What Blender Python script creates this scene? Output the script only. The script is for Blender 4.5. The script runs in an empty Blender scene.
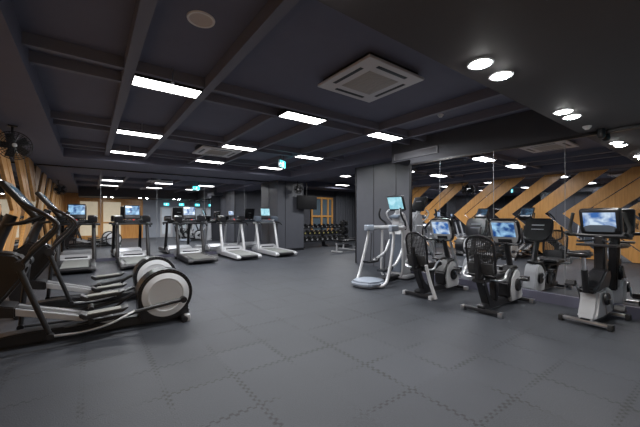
import bpy, bmesh, math, random
from mathutils import Vector, Matrix
random.seed(7)
C = bpy.context.scene.collection
PI = math.pi
H = 1.35                      # eye height

# ------------------------------------------------------------------ materials
def mat(name, col, rough=0.5, metal=0.0, spec=0.5, emit=None, estr=0.0, noise=0.0, nscale=40.0, bump=0.0):
    m = bpy.data.materials.new(name); m.use_nodes = True
    nt = m.node_tree; b = nt.nodes['Principled BSDF']
    b.inputs['Base Color'].default_value = (*col, 1)
    b.inputs['Roughness'].default_value = rough
    b.inputs['Metallic'].default_value = metal
    b.inputs['Specular IOR Level'].default_value = spec
    if emit:
        b.inputs['Emission Color'].default_value = (*emit, 1)
        b.inputs['Emission Strength'].default_value = estr
    if noise or bump:
        tc = nt.nodes.new('ShaderNodeTexCoord'); n = nt.nodes.new('ShaderNodeTexNoise')
        n.inputs['Scale'].default_value = nscale; n.inputs['Detail'].default_value = 4
        nt.links.new(tc.outputs['Object'], n.inputs['Vector'])
        if noise:
            r = nt.nodes.new('ShaderNodeMapRange')
            r.inputs['To Min'].default_value = 1 - noise; r.inputs['To Max'].default_value = 1 + noise
            nt.links.new(n.outputs['Fac'], r.inputs['Value'])
            v = nt.nodes.new('ShaderNodeVectorMath'); v.operation = 'SCALE'
            v.inputs[0].default_value = col
            nt.links.new(r.outputs['Result'], v.inputs['Scale'])
            nt.links.new(v.outputs['Vector'], b.inputs['Base Color'])
        if bump:
            bp = nt.nodes.new('ShaderNodeBump'); bp.inputs['Strength'].default_value = bump
            bp.inputs['Distance'].default_value = 0.01
            nt.links.new(n.outputs['Fac'], bp.inputs['Height']); nt.links.new(bp.outputs['Normal'], b.inputs['Normal'])
    return m

def wood_mat(name, c1, c2, along='Z'):
    m = mat(name, c1, 0.34)
    nt = m.node_tree; b = nt.nodes['Principled BSDF']
    b.inputs['Coat Weight'].default_value = .35; b.inputs['Coat Roughness'].default_value = .25
    tc = nt.nodes.new('ShaderNodeTexCoord'); mp = nt.nodes.new('ShaderNodeMapping')
    mp.inputs['Scale'].default_value = {'Z': (14, 14, 1.2), 'Y': (14, 1.2, 14), 'X': (1.2, 14, 14)}[along]
    n = nt.nodes.new('ShaderNodeTexNoise'); n.inputs['Scale'].default_value = 1.6; n.inputs['Detail'].default_value = 6
    r = nt.nodes.new('ShaderNodeValToRGB')
    r.color_ramp.elements[0].position = .3; r.color_ramp.elements[0].color = (*c2, 1)
    r.color_ramp.elements[1].position = .7; r.color_ramp.elements[1].color = (*c1, 1)
    nt.links.new(tc.outputs['Object'], mp.inputs['Vector']); nt.links.new(mp.outputs['Vector'], n.inputs['Vector'])
    nt.links.new(n.outputs['Fac'], r.inputs['Fac']); nt.links.new(r.outputs['Color'], b.inputs['Base Color'])
    return m

def screen_mat(name, c1, c2, strength):
    m = mat(name, (0.01, 0.01, 0.015), 0.15)
    nt = m.node_tree; b = nt.nodes['Principled BSDF']
    tc = nt.nodes.new('ShaderNodeTexCoord')
    n = nt.nodes.new('ShaderNodeTexNoise'); n.inputs['Scale'].default_value = 7; n.inputs['Detail'].default_value = 2
    n.inputs['Distortion'].default_value = .6
    r = nt.nodes.new('ShaderNodeValToRGB')
    e = r.color_ramp.elements
    e[0].position = .38; e[0].color = (*c2, 1)
    e[1].position = .62; e[1].color = (*c1, 1)
    nt.links.new(tc.outputs['Object'], n.inputs['Vector'])
    nt.links.new(n.outputs['Fac'], r.inputs['Fac']); nt.links.new(r.outputs['Color'], b.inputs['Emission Color'])
    b.inputs['Emission Strength'].default_value = strength
    return m

M = {}
M['black'] = mat('black_plastic', (0.012, 0.012, 0.014), 0.38)
M['black_gloss'] = mat('glossy_black_plastic', (0.010, 0.010, 0.012), 0.3)
M['rubber'] = mat('black_rubber', (0.012, 0.012, 0.012), 0.8, bump=.2, nscale=80)
M['dark'] = mat('charcoal_metal', (0.035, 0.036, 0.04), 0.35, 0.6)
M['steel'] = mat('satin_steel', (0.55, 0.56, 0.58), 0.28, 1.0)
M['silver'] = mat('silver_paint', (0.52, 0.53, 0.55), 0.35, 0.35)
M['white'] = mat('pale_plastic', (0.50, 0.51, 0.53), 0.33)
M['disc'] = mat('pale_grey_disc', (0.66, 0.68, 0.70), 0.4)
M['bluegrey'] = mat('blue_grey_plastic', (0.27, 0.31, 0.37), 0.35)
M['slate'] = mat('slate_plastic', (0.09, 0.11, 0.14), 0.4)
M['belt'] = mat('running_belt', (0.10, 0.10, 0.095), 0.75, noise=.2, nscale=120)
M['belt_light'] = mat('worn_running_belt', (0.20, 0.21, 0.20), 0.7, noise=.2, nscale=120)
M['pedal'] = mat('pedal_tread', (0.22, 0.22, 0.20), 0.8, bump=.3, nscale=120)
M['fabric'] = mat('black_mesh_fabric', (0.03, 0.03, 0.032), 0.9, bump=.4, nscale=150)
M['red'] = mat('red_plastic', (0.5, 0.02, 0.02), 0.4)
M['blue'] = mat('blue_plastic', (0.02, 0.22, 0.45), 0.4)
M['wall'] = mat('charcoal_wall', (0.060, 0.062, 0.074), 0.7, noise=.12, nscale=3, bump=.03)
M['wall_grey'] = mat('blue_grey_wall', (0.26, 0.285, 0.33), 0.7, noise=.06, nscale=2)
M['panel'] = mat('charcoal_wall_panel', (0.075, 0.079, 0.094), 0.42, noise=.1, nscale=5)
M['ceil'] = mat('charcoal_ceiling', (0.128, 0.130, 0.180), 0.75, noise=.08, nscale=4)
M['beam'] = mat('charcoal_beam', (0.15, 0.15, 0.19), 0.6)
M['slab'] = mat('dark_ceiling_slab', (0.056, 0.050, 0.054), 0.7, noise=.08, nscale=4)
M['plinth'] = mat('violet_grey_plinth', (0.10, 0.10, 0.14), 0.4)
M['trim'] = mat('black_trim', (0.01, 0.01, 0.012), 0.3)
M['ac'] = mat('grey_ac_plastic', (0.62, 0.60, 0.61), 0.5)
M['ac_grille'] = mat('beige_ac_grille', (0.42, 0.39, 0.36), 0.6)
M['speaker'] = mat('beige_speaker_grille', (0.55, 0.47, 0.42), 0.6)
M['speaker_rim'] = mat('pale_speaker_rim', (0.75, 0.72, 0.70), 0.5)
M['light'] = mat('led_diffuser', (0.9, 0.9, 0.9), 0.5, emit=(1.0, 0.98, 0.96), estr=7)
M['lamp'] = mat('downlight_lamp', (0.9, 0.9, 0.9), 0.5, emit=(1.0, 0.99, 0.97), estr=60)
M['exit'] = mat('exit_sign_green', (0.05, 0.4, 0.35), 0.4, emit=(0.05, 0.65, 0.75), estr=1.6)
M['exit_white'] = mat('exit_sign_white', (0.8, 0.8, 0.8), 0.4, emit=(0.75, 1.0, 1.0), estr=2.0)
M['light_patch_grey'] = mat('light_patch_paint', (0.20, 0.20, 0.22), 0.5)  # pale tone standing for lamplight falling on the upper wall
M['matte'] = mat('matte_black', (0.004, 0.004, 0.005), 0.6, spec=.2)
M['wood'] = wood_mat('orange_wood', (0.70, 0.36, 0.11), (0.52, 0.25, 0.07))
M['wood_pale'] = wood_mat('amber_wood', (0.62, 0.30, 0.08), (0.48, 0.21, 0.05))
M['frost'] = mat('frosted_glass', (0.62, 0.55, 0.42), 0.35, noise=.12, nscale=5, emit=(1.0, .85, .6), estr=.22)  # faint warm glow added to brighten the door panes, no lamp behind
M['pale_door'] = mat('frosted_pale_glass', (0.46, 0.50, 0.54), 0.35, emit=(.8, .92, 1.0), estr=.12)  # panes given a weak cool glow of their own, no source modelled
M['curtain'] = mat('grey_curtain', (0.08, 0.085, 0.10), 0.85)
M['tan'] = mat('tan_leather', (0.35, 0.20, 0.10), 0.6)
M['screen'] = screen_mat('blue_screen', (0.40, 0.70, 1.0), (0.015, 0.07, 0.25), .55)
M['screen_pale'] = screen_mat('pale_cyan_screen', (0.50, 0.85, 0.95), (0.26, 0.60, 0.72), .62)
M['screen_white'] = screen_mat('pale_blue_screen', (0.70, 0.85, 1.0), (0.04, 0.15, 0.45), .55)
M['screen_dim'] = screen_mat('dim_blue_screen', (0.20, 0.45, 0.70), (0.02, 0.04, 0.07), .22)
M['screen_off'] = mat('dark_screen', (0.10, 0.14, 0.17), 0.08, spec=.9)
M['yellow'] = mat('yellow_end_ring', (0.42, 0.38, 0.14), 0.5)
mm = mat('mirror_glass', (0.80, 0.81, 0.83), 0.0, 1.0); M['mirror'] = mm
M['seam'] = mat('polished_mirror_edge', (0.55, 0.58, 0.62), 0.25, 0.6)

def floor_mat():
    m = bpy.data.materials.new('rubber_puzzle_tiles'); m.use_nodes = True
    nt = m.node_tree; b = nt.nodes['Principled BSDF']; L = nt.links
    def N(t, **k):
        n = nt.nodes.new(t)
        for a, v in k.items(): setattr(n, a, v)
        return n
    def Mth(op, a, b_=None, c=None):
        n = N('ShaderNodeMath', operation=op)
        for i, v in enumerate((a, b_, c)):
            if v is None: continue
            if isinstance(v, (int, float)): n.inputs[i].default_value = v
            else: L.new(v, n.inputs[i])
        return n.outputs[0]
    tc = N('ShaderNodeTexCoord'); sp = N('ShaderNodeSeparateXYZ'); L.new(tc.outputs['Object'], sp.inputs[0])
    T = 0.525
    x = Mth('SUBTRACT', sp.outputs['X'], 0.995); y = Mth('SUBTRACT', sp.outputs['Y'], 0.505)
    def sq(v):           # square wave, period ~ T/8
        s = Mth('SINE', Mth('MULTIPLY', v, 2 * PI * 8 / T))
        return Mth('MULTIPLY', Mth('MAXIMUM', Mth('MINIMUM', Mth('MULTIPLY', s, 4), 1), -1), 0.013)
    xs = Mth('ADD', x, sq(y)); ys = Mth('ADD', y, sq(x))
    def line(v):
        f = Mth('FRACT', Mth('ADD', Mth('DIVIDE', v, T), 100.5))
        return Mth('MULTIPLY', Mth('ABSOLUTE', Mth('SUBTRACT', f, 0.5)), T)      # distance to joint
    d = Mth('MINIMUM', line(xs), line(ys))
    # gap is tight in some stretches, open in others
    n1 = N('ShaderNodeTexNoise'); n1.inputs['Scale'].default_value = 1.7; L.new(tc.outputs['Object'], n1.inputs['Vector'])
    w = Mth('MULTIPLY', Mth('MAXIMUM', Mth('SUBTRACT', n1.outputs['Fac'], 0.36), 0.04), 0.075)
    ln = Mth('SUBTRACT', 1.0, Mth('MINIMUM', Mth('DIVIDE', d, w), 1.0))
    ln = Mth('MULTIPLY', ln, Mth('MINIMUM', Mth('MULTIPLY', Mth('MAXIMUM', Mth('SUBTRACT', n1.outputs['Fac'], 0.40), 0.06), 9), 1.0))
    cx = Mth('FLOOR', Mth('DIVIDE', xs, T)); cy = Mth('FLOOR', Mth('DIVIDE', ys, T))
    cb = N('ShaderNodeCombineXYZ'); L.new(cx, cb.inputs[0]); L.new(cy, cb.inputs[1])
    wn = N('ShaderNodeTexWhiteNoise', noise_dimensions='2D'); L.new(cb.outputs[0], wn.inputs['Vector'])
    n2 = N('ShaderNodeTexNoise'); n2.inputs['Scale'].default_value = 0.9; n2.inputs['Detail'].default_value = 5; L.new(tc.outputs['Object'], n2.inputs['Vector'])
    n3 = N('ShaderNodeTexNoise'); n3.inputs['Scale'].default_value = 110; n3.inputs['Detail'].default_value = 2; L.new(tc.outputs['Object'], n3.inputs['Vector'])
    g = Mth('ADD', 0.58, Mth('MULTIPLY', wn.outputs['Value'], 0.15))
    g = Mth('ADD', g, Mth('MULTIPLY', n2.outputs['Fac'], 0.50))
    g = Mth('ADD', g, Mth('MULTIPLY', Mth('SUBTRACT', n3.outputs['Fac'], .5), 0.9))
    g = Mth('MULTIPLY', g, Mth('SUBTRACT', 1.0, Mth('MULTIPLY', ln, .80)))
    v = N('ShaderNodeVectorMath', operation='SCALE'); v.inputs[0].default_value = (0.038, 0.042, 0.051); L.new(g, v.inputs['Scale'])
    L.new(v.outputs[0], b.inputs['Base Color'])
    b.inputs['Roughness'].default_value = 0.55
    b.inputs['Specular IOR Level'].default_value = 0.3
    bp = N('ShaderNodeBump'); bp.inputs['Strength'].default_value = .35; bp.inputs['Distance'].default_value = .004
    L.new(n3.outputs['Fac'], bp.inputs['Height']); L.new(bp.outputs['Normal'], b.inputs['Normal'])
    return m
M['floor'] = floor_mat()

# ------------------------------------------------------------------ mesh builder
def V(*a): return Vector(a)
class MB:
    def __init__(s): s.bm = bmesh.new(); s.mx = None
    def _add(s, verts_before):
        pass
    def box(s, c, size, bev=0.0, rot=None, seg=2):
        t = bmesh.new(); bmesh.ops.create_cube(t, size=1)
        bmesh.ops.scale(t, vec=size, verts=t.verts)
        if bev > 0: bmesh.ops.bevel(t, geom=list(t.edges), offset=min(bev, min(size) * .49), segments=seg, affect='EDGES', profile=.6)
        m = Matrix.Translation(c)
        if rot: m = m @ Matrix.Rotation(rot[2], 4, 'Z') @ Matrix.Rotation(rot[1], 4, 'Y') @ Matrix.Rotation(rot[0], 4, 'X')
        bmesh.ops.transform(t, matrix=m, verts=t.verts); s.join(t); return s
    def bb(s, x0, x1, y0, y1, z0, z1, bev=0.0):
        return s.box(((x0 + x1) / 2, (y0 + y1) / 2, (z0 + z1) / 2), (abs(x1 - x0), abs(y1 - y0), abs(z1 - z0)), bev)
    def join(s, t):
        me = bpy.data.meshes.new('tmp'); t.to_mesh(me); t.free(); s.bm.from_mesh(me); bpy.data.meshes.remove(me)
    def cyl(s, a, b, r, r2=None, n=20, bev=0.0):
        a = Vector(a); b = Vector(b); d = b - a
        t = bmesh.new()
        bmesh.ops.create_cone(t, cap_ends=True, segments=n, radius1=r, radius2=r if r2 is None else r2, depth=d.length)
        if bev: bmesh.ops.bevel(t, geom=[e for e in t.edges if len(e.link_faces) == 2 and e.calc_face_angle(0) > 1], offset=bev, segments=2, affect='EDGES')
        m = Matrix.Translation((a + b) / 2) @ d.to_track_quat('Z', 'Y').to_matrix().to_4x4()
        bmesh.ops.transform(t, matrix=m, verts=t.verts); s.join(t); return s
    def tube(s, pts, r, n=10, smooth=4, squash=None):
        P = [Vector(p) for p in pts]
        rs = r if isinstance(r, (list, tuple)) else [r] * len(P)
        if smooth and len(P) > 2:
            Q = []; R = []
            for i in range(len(P) - 1):
                p0 = P[max(i - 1, 0)]; p1 = P[i]; p2 = P[i + 1]; p3 = P[min(i + 2, len(P) - 1)]
                for k in range(smooth):
                    t = k / smooth
                    Q.append(.5 * ((2 * p1) + (-p0 + p2) * t + (2 * p0 - 5 * p1 + 4 * p2 - p3) * t * t + (-p0 + 3 * p1 - 3 * p2 + p3) * t ** 3))
                    R.append(rs[i] * (1 - t) + rs[i + 1] * t)
            Q.append(P[-1]); R.append(rs[-1])
        else: Q, R = P, list(rs)
        t = bmesh.new(); rings = []; up = None
        for i, q in enumerate(Q):
            d = (Q[min(i + 1, len(Q) - 1)] - Q[max(i - 1, 0)]).normalized()
            if up is None:
                up = Vector((0, 0, 1)) if abs(d.z) < .9 else Vector((0, 1, 0))
            a = (up - d * up.dot(d)).normalized(); b = d.cross(a); up = a
            rings.append([t.verts.new(q + (a * math.cos(2 * PI * k / n) + b * math.sin(2 * PI * k / n)) * R[i]) for k in range(n)])
        for i in range(len(rings) - 1):
            for k in range(n):
                t.faces.new((rings[i][k], rings[i][(k + 1) % n], rings[i + 1][(k + 1) % n], rings[i + 1][k]))
        t.faces.new(rings[0][::-1]); t.faces.new(rings[-1])
        s.join(t); return s
    def prism(s, pts, lo, hi, axis='Y', bev=0.0, seg=2):
        """outline extruded along axis; pts are (x,z) for Y, (y,z) for X, (x,y) for Z"""
        t = bmesh.new()
        def mk(p, q): return {'Y': (p[0], q, p[1]), 'X': (q, p[0], p[1]), 'Z': (p[0], p[1], q)}[axis]
        a = [t.verts.new(mk(p, lo)) for p in pts]; b = [t.verts.new(mk(p, hi)) for p in pts]
        t.faces.new(a); t.faces.new(b[::-1])
        for i in range(len(pts)):
            j = (i + 1) % len(pts); t.faces.new((a[j], a[i], b[i], b[j]))
        bmesh.ops.recalc_face_normals(t, faces=t.faces)
        if bev: bmesh.ops.bevel(t, geom=list(t.edges), offset=bev, segments=seg, affect='EDGES', clamp_overlap=True)
        s.join(t); return s
    def lathe(s, prof, c=(0, 0, 0), axis=(0, 0, 1), n=28):
        """prof = [(r, h)] revolved about axis through c"""
        t = bmesh.new(); rings = []
        for r, h in prof:
            rings.append([t.verts.new((r * math.cos(2 * PI * k / n), r * math.sin(2 * PI * k / n), h)) for k in range(n)] if r > 1e-6 else [t.verts.new((0, 0, h))])
        for i in range(len(rings) - 1):
            A, B = rings[i], rings[i + 1]
            for k in range(n):
                j = (k + 1) % n
                if len(A) == 1 and len(B) == 1: continue
                if len(A) == 1: t.faces.new((A[0], B[k], B[j]))
                elif len(B) == 1: t.faces.new((A[k], A[j], B[0]))
                else: t.faces.new((A[k], A[j], B[j], B[k]))
        bmesh.ops.recalc_face_normals(t, faces=t.faces)
        m = Matrix.Translation(c) @ Vector(axis).to_track_quat('Z', 'Y').to_matrix().to_4x4()
        bmesh.ops.transform(t, matrix=m, verts=t.verts); s.join(t); return s
    def torus(s, c, axis, R, r, n=28, k=8):
        return s.lathe([(R + r * math.cos(2 * PI * i / k), r * math.sin(2 * PI * i / k)) for i in range(k + 1)], c, axis, n)
    def xf(s, m):
        bmesh.ops.transform(s.bm, matrix=m, verts=s.bm.verts); return s
    def build(s, name, m, parent=None, angle=40):
        me = bpy.data.meshes.new(name); s.bm.normal_update(); s.bm.to_mesh(me); s.bm.free()
        me.materials.append(m)
        for p in me.polygons: p.use_smooth = True
        try: me.set_sharp_from_angle(angle=math.radians(angle))
        except Exception: pass
        o = bpy.data.objects.new(name, me); C.objects.link(o)
        if parent: o.parent = parent
        return o

def tag(o, label=None, cat=None, group=None, kind=None):
    if label: o['label'] = label
    if cat: o['category'] = cat
    if group: o['group'] = group
    if kind: o['kind'] = kind
    return o
def empty(name, loc, rz, label, cat, group=None, sc=None):
    o = bpy.data.objects.new(name, None); C.objects.link(o); o.empty_display_size = .1
    o.location = loc; o.rotation_euler = (0, 0, rz)
    return tag(o, label, cat, group)
def struct(name, mb, m, parent=None):
    o = mb.build(name, m, parent)
    if not parent: o['kind'] = 'structure'
    return o
def dup(src, loc, rz, label, group=None):
    def rec(o, par):
        c = o.copy(); C.objects.link(c); c.parent = par
        for ch in [q for q in bpy.data.objects if q.parent == o]: rec(ch, c)
        return c
    r = rec(src, None); r.location = loc; r.rotation_euler = (0, 0, rz); r['label'] = label
    if group: r['group'] = group
    return r
def find(o, name):
    return [q for q in bpy.data.objects if q.parent == o and q.name.split('.')[0] == name]

# ------------------------------------------------------------------ room
XL, XR, YB, YR = -1.28, 5.91, 11.85, -0.6       # left wall, right mirror wall, back wall, wall behind
FX1, FY0, FY1 = 13.2, 6.95, 14.0                 # free-weight room
ZC = H + 1.80                                    # ceiling
ZBM = H + 1.66                                   # beam bottoms
ZBK = H + 1.53                                   # bulkhead bottoms
ZSL = H + 1.25                                   # lowered slab
COLX = 6.45
struct('floor', MB().bb(XL - .2, FX1 + .2, YR - .2, FY1 + .2, -.1, 0), M['floor'])
struct('ceiling', MB().bb(XL - .2, FX1 + .2, YR - .2, FY1 + .2, ZC, ZC + .1), M['ceil'])
struct('wall_left', MB().bb(XL - .2, XL, YR - .2, YB + .2, 0, ZC), M['wall'])
struct('wall_back', MB().bb(XL, 6.05, YB, YB + .2, 0, ZC), M['wall'])
struct('wall_right', MB().bb(XR, XR + .2, YR - .2, 4.55, 0, ZC).bb(XR + .2, COLX + .1, 4.35, 4.55, 0, ZC), M['wall'])
struct('wall_rear', MB().bb(2.9, XR, YR - .2, YR, 0, ZC), M['wall_grey'])
# structural column at the end of the mirror wall, clad in panels
c = struct('wall_column', MB().bb(COLX, 7.15, 4.55, FY0, 0, ZC), M['panel'])
cb = MB()
for y in (4.86, 5.42, 6.22): cb.bb(COLX - .006, COLX, y - .008, y + .008, 0, ZBK)
cb.bb(COLX - .02, COLX + .02, FY0 - .02, FY0 + .012, 0, ZBK)
cb.build('joint', M['trim'], c)
# pillar at the end of the back mirror
c = struct('wall_pillar', MB().bb(6.05, 7.3, 11.1, 12.4, 0, ZC), M['panel'])
cb = MB().bb(6.4, 6.415, 11.094, 11.1, 0, ZBK).bb(6.05, 7.3, 11.09, 11.1, 0, .1).bb(6.04, 6.05, 11.1, 11.85, 0, .1)
cb.build('joint', M['trim'], c)
# free-weight room shell
struct('wall_free_weight_back', MB().bb(7.3, FX1, FY1, FY1 + .2, 0, ZC), M['wall'])
struct('wall_free_weight_right', MB().bb(FX1, FX1 + .2, 4.3, FY1 + .2, 0, ZC), M['wall'])
struct('wall_free_weight_front', MB().bb(7.15, FX1, FY0 - .2, FY0, 0, ZC), M['wall'])
struct('wall_free_weight_side', MB().bb(7.1, 7.3, 12.4, FY1 + .2, 0, ZC), M['wall'])
# bulkheads and soffits
struct('trim_1', MB().bb(XL, XR + .14, 10.1, YB, ZBK, ZC), M['ceil'])                       # back bulkhead
struct('trim_2', MB().bb(XL, -.53, YR, 10.1, ZBK, ZC), M['ceil'])                           # left soffit
struct('trim_3', MB().bb(XR + .14, 7.3, 4.55, 11.1, ZBK - .02, ZC), M['ceil'])              # header over the opening
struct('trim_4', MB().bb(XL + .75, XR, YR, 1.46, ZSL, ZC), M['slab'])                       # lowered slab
struct('trim_5', MB().bb(7.3, FX1, 12.6, FY1, ZBK, ZC), M['ceil'])
# beams of the coffered ceiling
bm = MB()
for x0, x1, y0, y1 in ((.31, .415, 1.46, 10.1), (1.19, 1.29, 1.46, 10.1), (2.40, 2.47, 4.62, 7.37), (2.40, 2.47, 8.36, 10.1), (3.25, 3.32, 4.62, 10.1),
                       (4.42, 4.50, 1.46, 10.1), (5.28, 5.36, 1.46, 10.1)):
    bm.bb(x0, x1, y0, y1, ZBM, ZC)
ROWS = (4.37, 7.12, 9.38)
for Y in ROWS:
    for yy in (Y - .215, Y + .215):
        bm.bb(-.53, XR, yy - .035, yy + .035, ZBM + .02, ZC)
struct('trim_6', bm, M['beam'])
bm = MB()
for Y in ROWS[1:]:
    for yy in (Y - .215, Y + .215): bm.bb(7.3, FX1, yy - .035, yy + .035, ZBM + .02, ZC)
struct('trim_7', bm, M['beam'])
# plinth and trim of the mirror wall
struct('baseboard_right', MB().bb(XR - .05, XR, YR, 4.55, 0, .155), M['plinth'])
struct('trim_8', MB().bb(XR - .035, XR, YR, 4.55, H + 1.20, H + 1.24).bb(XR - .03, XR, 4.5, 4.56, .155, H + 1.2), M['trim'])
struct('trim_9', MB().bb(XL, 6.04, YB - .03, YB, ZBK - .035, ZBK), M['trim'])

# right wall mirrors
seams = [YR, .58, 1.65, 2.71, 3.79, 4.5]
names = ['nearest the camera, past the right photo edge', 'behind the upright bike', 'behind the nearer recumbent bike',
         'behind the farther recumbent bike', 'narrow one ending at the charcoal column']
for i in range(5):
    a, b = seams[i], seams[i + 1]
    o = MB().bb(XR - .012, XR - .002, a + .004, b - .004, .155, H + 1.20).build('wall_mirror', M['mirror'])
    tag(o, 'tall mirror panel on the right wall, ' + names[i], 'mirror', 'mirror panels of the right wall')
    if i:
        MB().bb(XR - .0135, XR - .011, a - .002, a + .0035, .155, H + 1.20).build('edge_strip', M['seam'], o)
xs = [XL, .27, 1.83, 3.40, 4.96, 6.04]
names = ['leftmost, in the corner by the wood wall', 'behind the second treadmill from the left', 'behind the middle treadmill',
         'behind the silver treadmill with the small display', 'rightmost, against the pillar']
for i in range(5):
    o = MB().bb(xs[i] + .004, xs[i + 1] - .004, YB - .012, YB - .002, .10, ZBK - .035).build('wall_mirror', M['mirror'])
    tag(o, 'mirror panel on the back wall, ' + names[i], 'mirror', 'mirror panels of the back wall')
    if i: MB().bb(xs[i] - .004, xs[i] + .003, YB - .0135, YB - .011, .10, ZBK - .035).build('edge_strip', M['seam'], o)
struct('baseboard_back', MB().bb(XL, 6.04, YB - .02, YB, 0, .1), M['plinth'])

# left wall: mirror strips with orange wood chevrons pointing to the back
MB().bb(XL + .002, XL + .010, YR, YB - .02, .02, ZBK)
for i, (y0, y1) in enumerate(((YR, 2.5), (2.5, 5.6), (5.6, 8.7), (8.7, YB - .03))):
    o = MB().bb(XL + .002, XL + .010, y0 + .003, y1 - .003, .02, ZBK - .01).build('wall_mirror', M['mirror'])
    tag(o, 'mirror panel behind the wood chevrons of the left wall, ' + ['behind the camera end', 'beside the nearer elliptical', 'beside the farther elliptical', 'at the back corner'][i], 'mirror', 'mirror panels of the left wall')
zt, zb = ZBK - .01, .02
n = 0
TZH = H + .15
for tip, wid in ((.9, .9), (2.0, .7), (3.72, 1.25), (4.95, .70), (5.95, .62), (7.68, 1.10), (9.6, .85), (11.5, .9), (13.2, 1.0)):
    for off, w in (((0, wid * .42), (-wid * .42 - .05, wid * .58 - .05)) if wid > .8 else ((0, wid),)):
        n += 1
        pts = []
        t = tip + off
        up = (zt - TZH) / .80; dn = (TZH - zb) / .86
        pts = [(0, 0)]
        # clip to the wall's length
        def clip(P, lim, keep_less):
            out = []
            for a, b in zip(P, P[1:] + P[:1]):
                ia = (a[0] <= lim) == keep_less; ib = (b[0] <= lim) == keep_less
                if ia: out.append(a)
                if ia != ib:
                    k = (lim - a[0]) / (b[0] - a[0]); out.append((lim, a[1] + k * (b[1] - a[1])))
            return out
        halves = MB()
        # concave outline: split into upper and lower arm
        for s_ in (1, -1):
            q = [(t, TZH), (t - w, TZH), (t - (up if s_ > 0 else dn) - w, zt if s_ > 0 else zb), (t - (up if s_ > 0 else dn), zt if s_ > 0 else zb)]
            q = clip(q, YB - .04, True); q = clip(q, YR + .01, False) if q else q
            if len(q) >= 3: halves.prism(q, XL + .012, XL + .04, 'X')
        if len(halves.bm.verts): struct('trim_%d' % (20 + n), halves, M['wood'])

# rear wall: wood wall with frosted double doors, pale doors
w = MB().bb(XL, 2.9, YR - .2, YR, 0, ZC)
struct('wall_rear_wood', w, M['wood_pale'])
def panel_door(n, x0, x1, z1, m_frame, m_glass, bars=True):
    fr = MB(); y0, y1 = YR, YR + .05
    fr.bb(x0, x0 + .12, y0, y1, 0, z1).bb(x1 - .12, x1, y0, y1, 0, z1).bb(x0 + .12, x1 - .12, y0, y1, z1 - .12, z1).bb(x0 + .12, x1 - .12, y0, y1, 0, .25)
    if bars: fr.bb(x0 + .12, x1 - .12, y0, y1, 1.0, 1.1)
    o = fr.build('door_%d' % n, m_frame); o['kind'] = 'structure'
    MB().bb(x0 + .12, x1 - .12, y0 + .01, y0 + .025, .25, 1.0 if bars else z1 - .12).bb(x0 + .12, x1 - .12, y0 + .01, y0 + .025, 1.1 if bars else z1 - .2, z1 - .12).build('glass_pane', m_glass, o)
    MB().cyl((x1 - .07, y1 + .04, .95), (x1 - .07, y1 + .04, 1.25), .012).cyl((x1 - .07, y1, .98), (x1 - .07, y1 + .04, .98), .008).cyl((x1 - .07, y1, 1.22), (x1 - .07, y1 + .04, 1.22), .008).build('door_handle', M['steel'], o)
panel_door(1, -.62, .52, 2.5, M['wood'], M['frost'])
panel_door(2, .56, 1.75, 2.5, M['wood'], M['frost'])
panel_door(3, 3.95, 4.75, 2.1, M['silver'], M['pale_door'], False)
panel_door(4, 4.95, 5.75, 2.1, M['silver'], M['pale_door'], False)

def exit_sign(loc, rz, label, hang=0):
    t = empty('exit_sign', loc, rz, label, 'sign')
    MB().box((0, 0, 0), (.36, .05, .2), .008).build('housing', M['silver'], t)
    for s in (1, -1):
        y = s * .026
        MB().box((0, y, 0), (.34, .004, .18)).build('sign_face', M['exit'], t)
        f = MB(); yy = s * .029
        f.cyl((.03, yy - .001, .055), (.03, yy + .001, .055), .016)
        for a, b, r in (((.03, .035), (.0, -.015), .012), ((.0, -.015), (.035, -.03), .009), ((.035, -.03), (.03, -.07), .008), ((.0, -.015), (-.03, -.05), .009), ((-.03, -.05), (-.065, -.05), .008),
                        ((.02, .03), (-.025, .02), .007), ((.03, .03), (.06, .0), .007)):
            f.cyl((a[0], yy, a[1]), (b[0], yy, b[1]), r, n=8)
        f.box((-.11, yy, 0), (.06, .003, .012)).box((-.135, yy, .012), (.035, .003, .01), rot=(0, -PI / 4, 0)).box((-.135, yy, -.012), (.035, .003, .01), rot=(0, PI / 4, 0))
        f.xf(Matrix.Scale(1, 4)).build('running_figure', M['exit_white'], t)
    if hang:
        MB().cyl((-.1, 0, .1), (-.1, 0, .1 + hang), .006).cyl((.1, 0, .1), (.1, 0, .1 + hang), .006).build('hanger', M['dark'], t)
    return t
exit_sign((4.25, 7.55, H + 1.48), math.radians(35), 'cyan lit exit sign hanging from the ceiling beams', ZC - (H + 1.48) - .1)
exit_sign((4.35, YR + .03, 2.32), 0, 'cyan exit sign seen in the back mirror, left one of the two')
exit_sign((5.35, YR + .03, 2.32), 0, 'cyan exit sign seen in the back mirror, right one of the two')

# ------------------------------------------------------------------ ceiling things
def ceiling_light(x, y, label, z=ZBM, group='ceiling light panels', power=30):
    t = empty('ceiling_light', (x, y, z), 0, label, 'ceiling light', group)
    f = MB().bb(-.395, .395, -.165, -.15, -.005, .06).bb(-.395, .395, .15, .165, -.005, .06).bb(-.395, -.38, -.15, .15, -.005, .06).bb(.38, .395, -.15, .15, -.005, .06).bb(-.38, .38, -.15, .15, .05, .06)
    f.bb(-.01, .01, -.005, .005, .05, ZC - z)
    f.build('frame', M['dark'], t)
    MB().bb(-.38, .38, -.15, .15, .0, .012).build('diffuser', M['light'], t)
    l = bpy.data.lights.new('panel_light', 'AREA'); l.shape = 'RECTANGLE'; l.size = .74; l.size_y = .28; l.energy = power
    l.color = (.97, .98, 1.0); l.spread = math.radians(170)
    lo = bpy.data.objects.new('panel_light', l); C.objects.link(lo); lo.location = (x, y, z - .02)
    return t
cols = [.80, 2.86, 4.86]
rn = ['front row', 'middle row', 'back row']
cn = ['left', 'centre', 'right']
PW = 29
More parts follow.
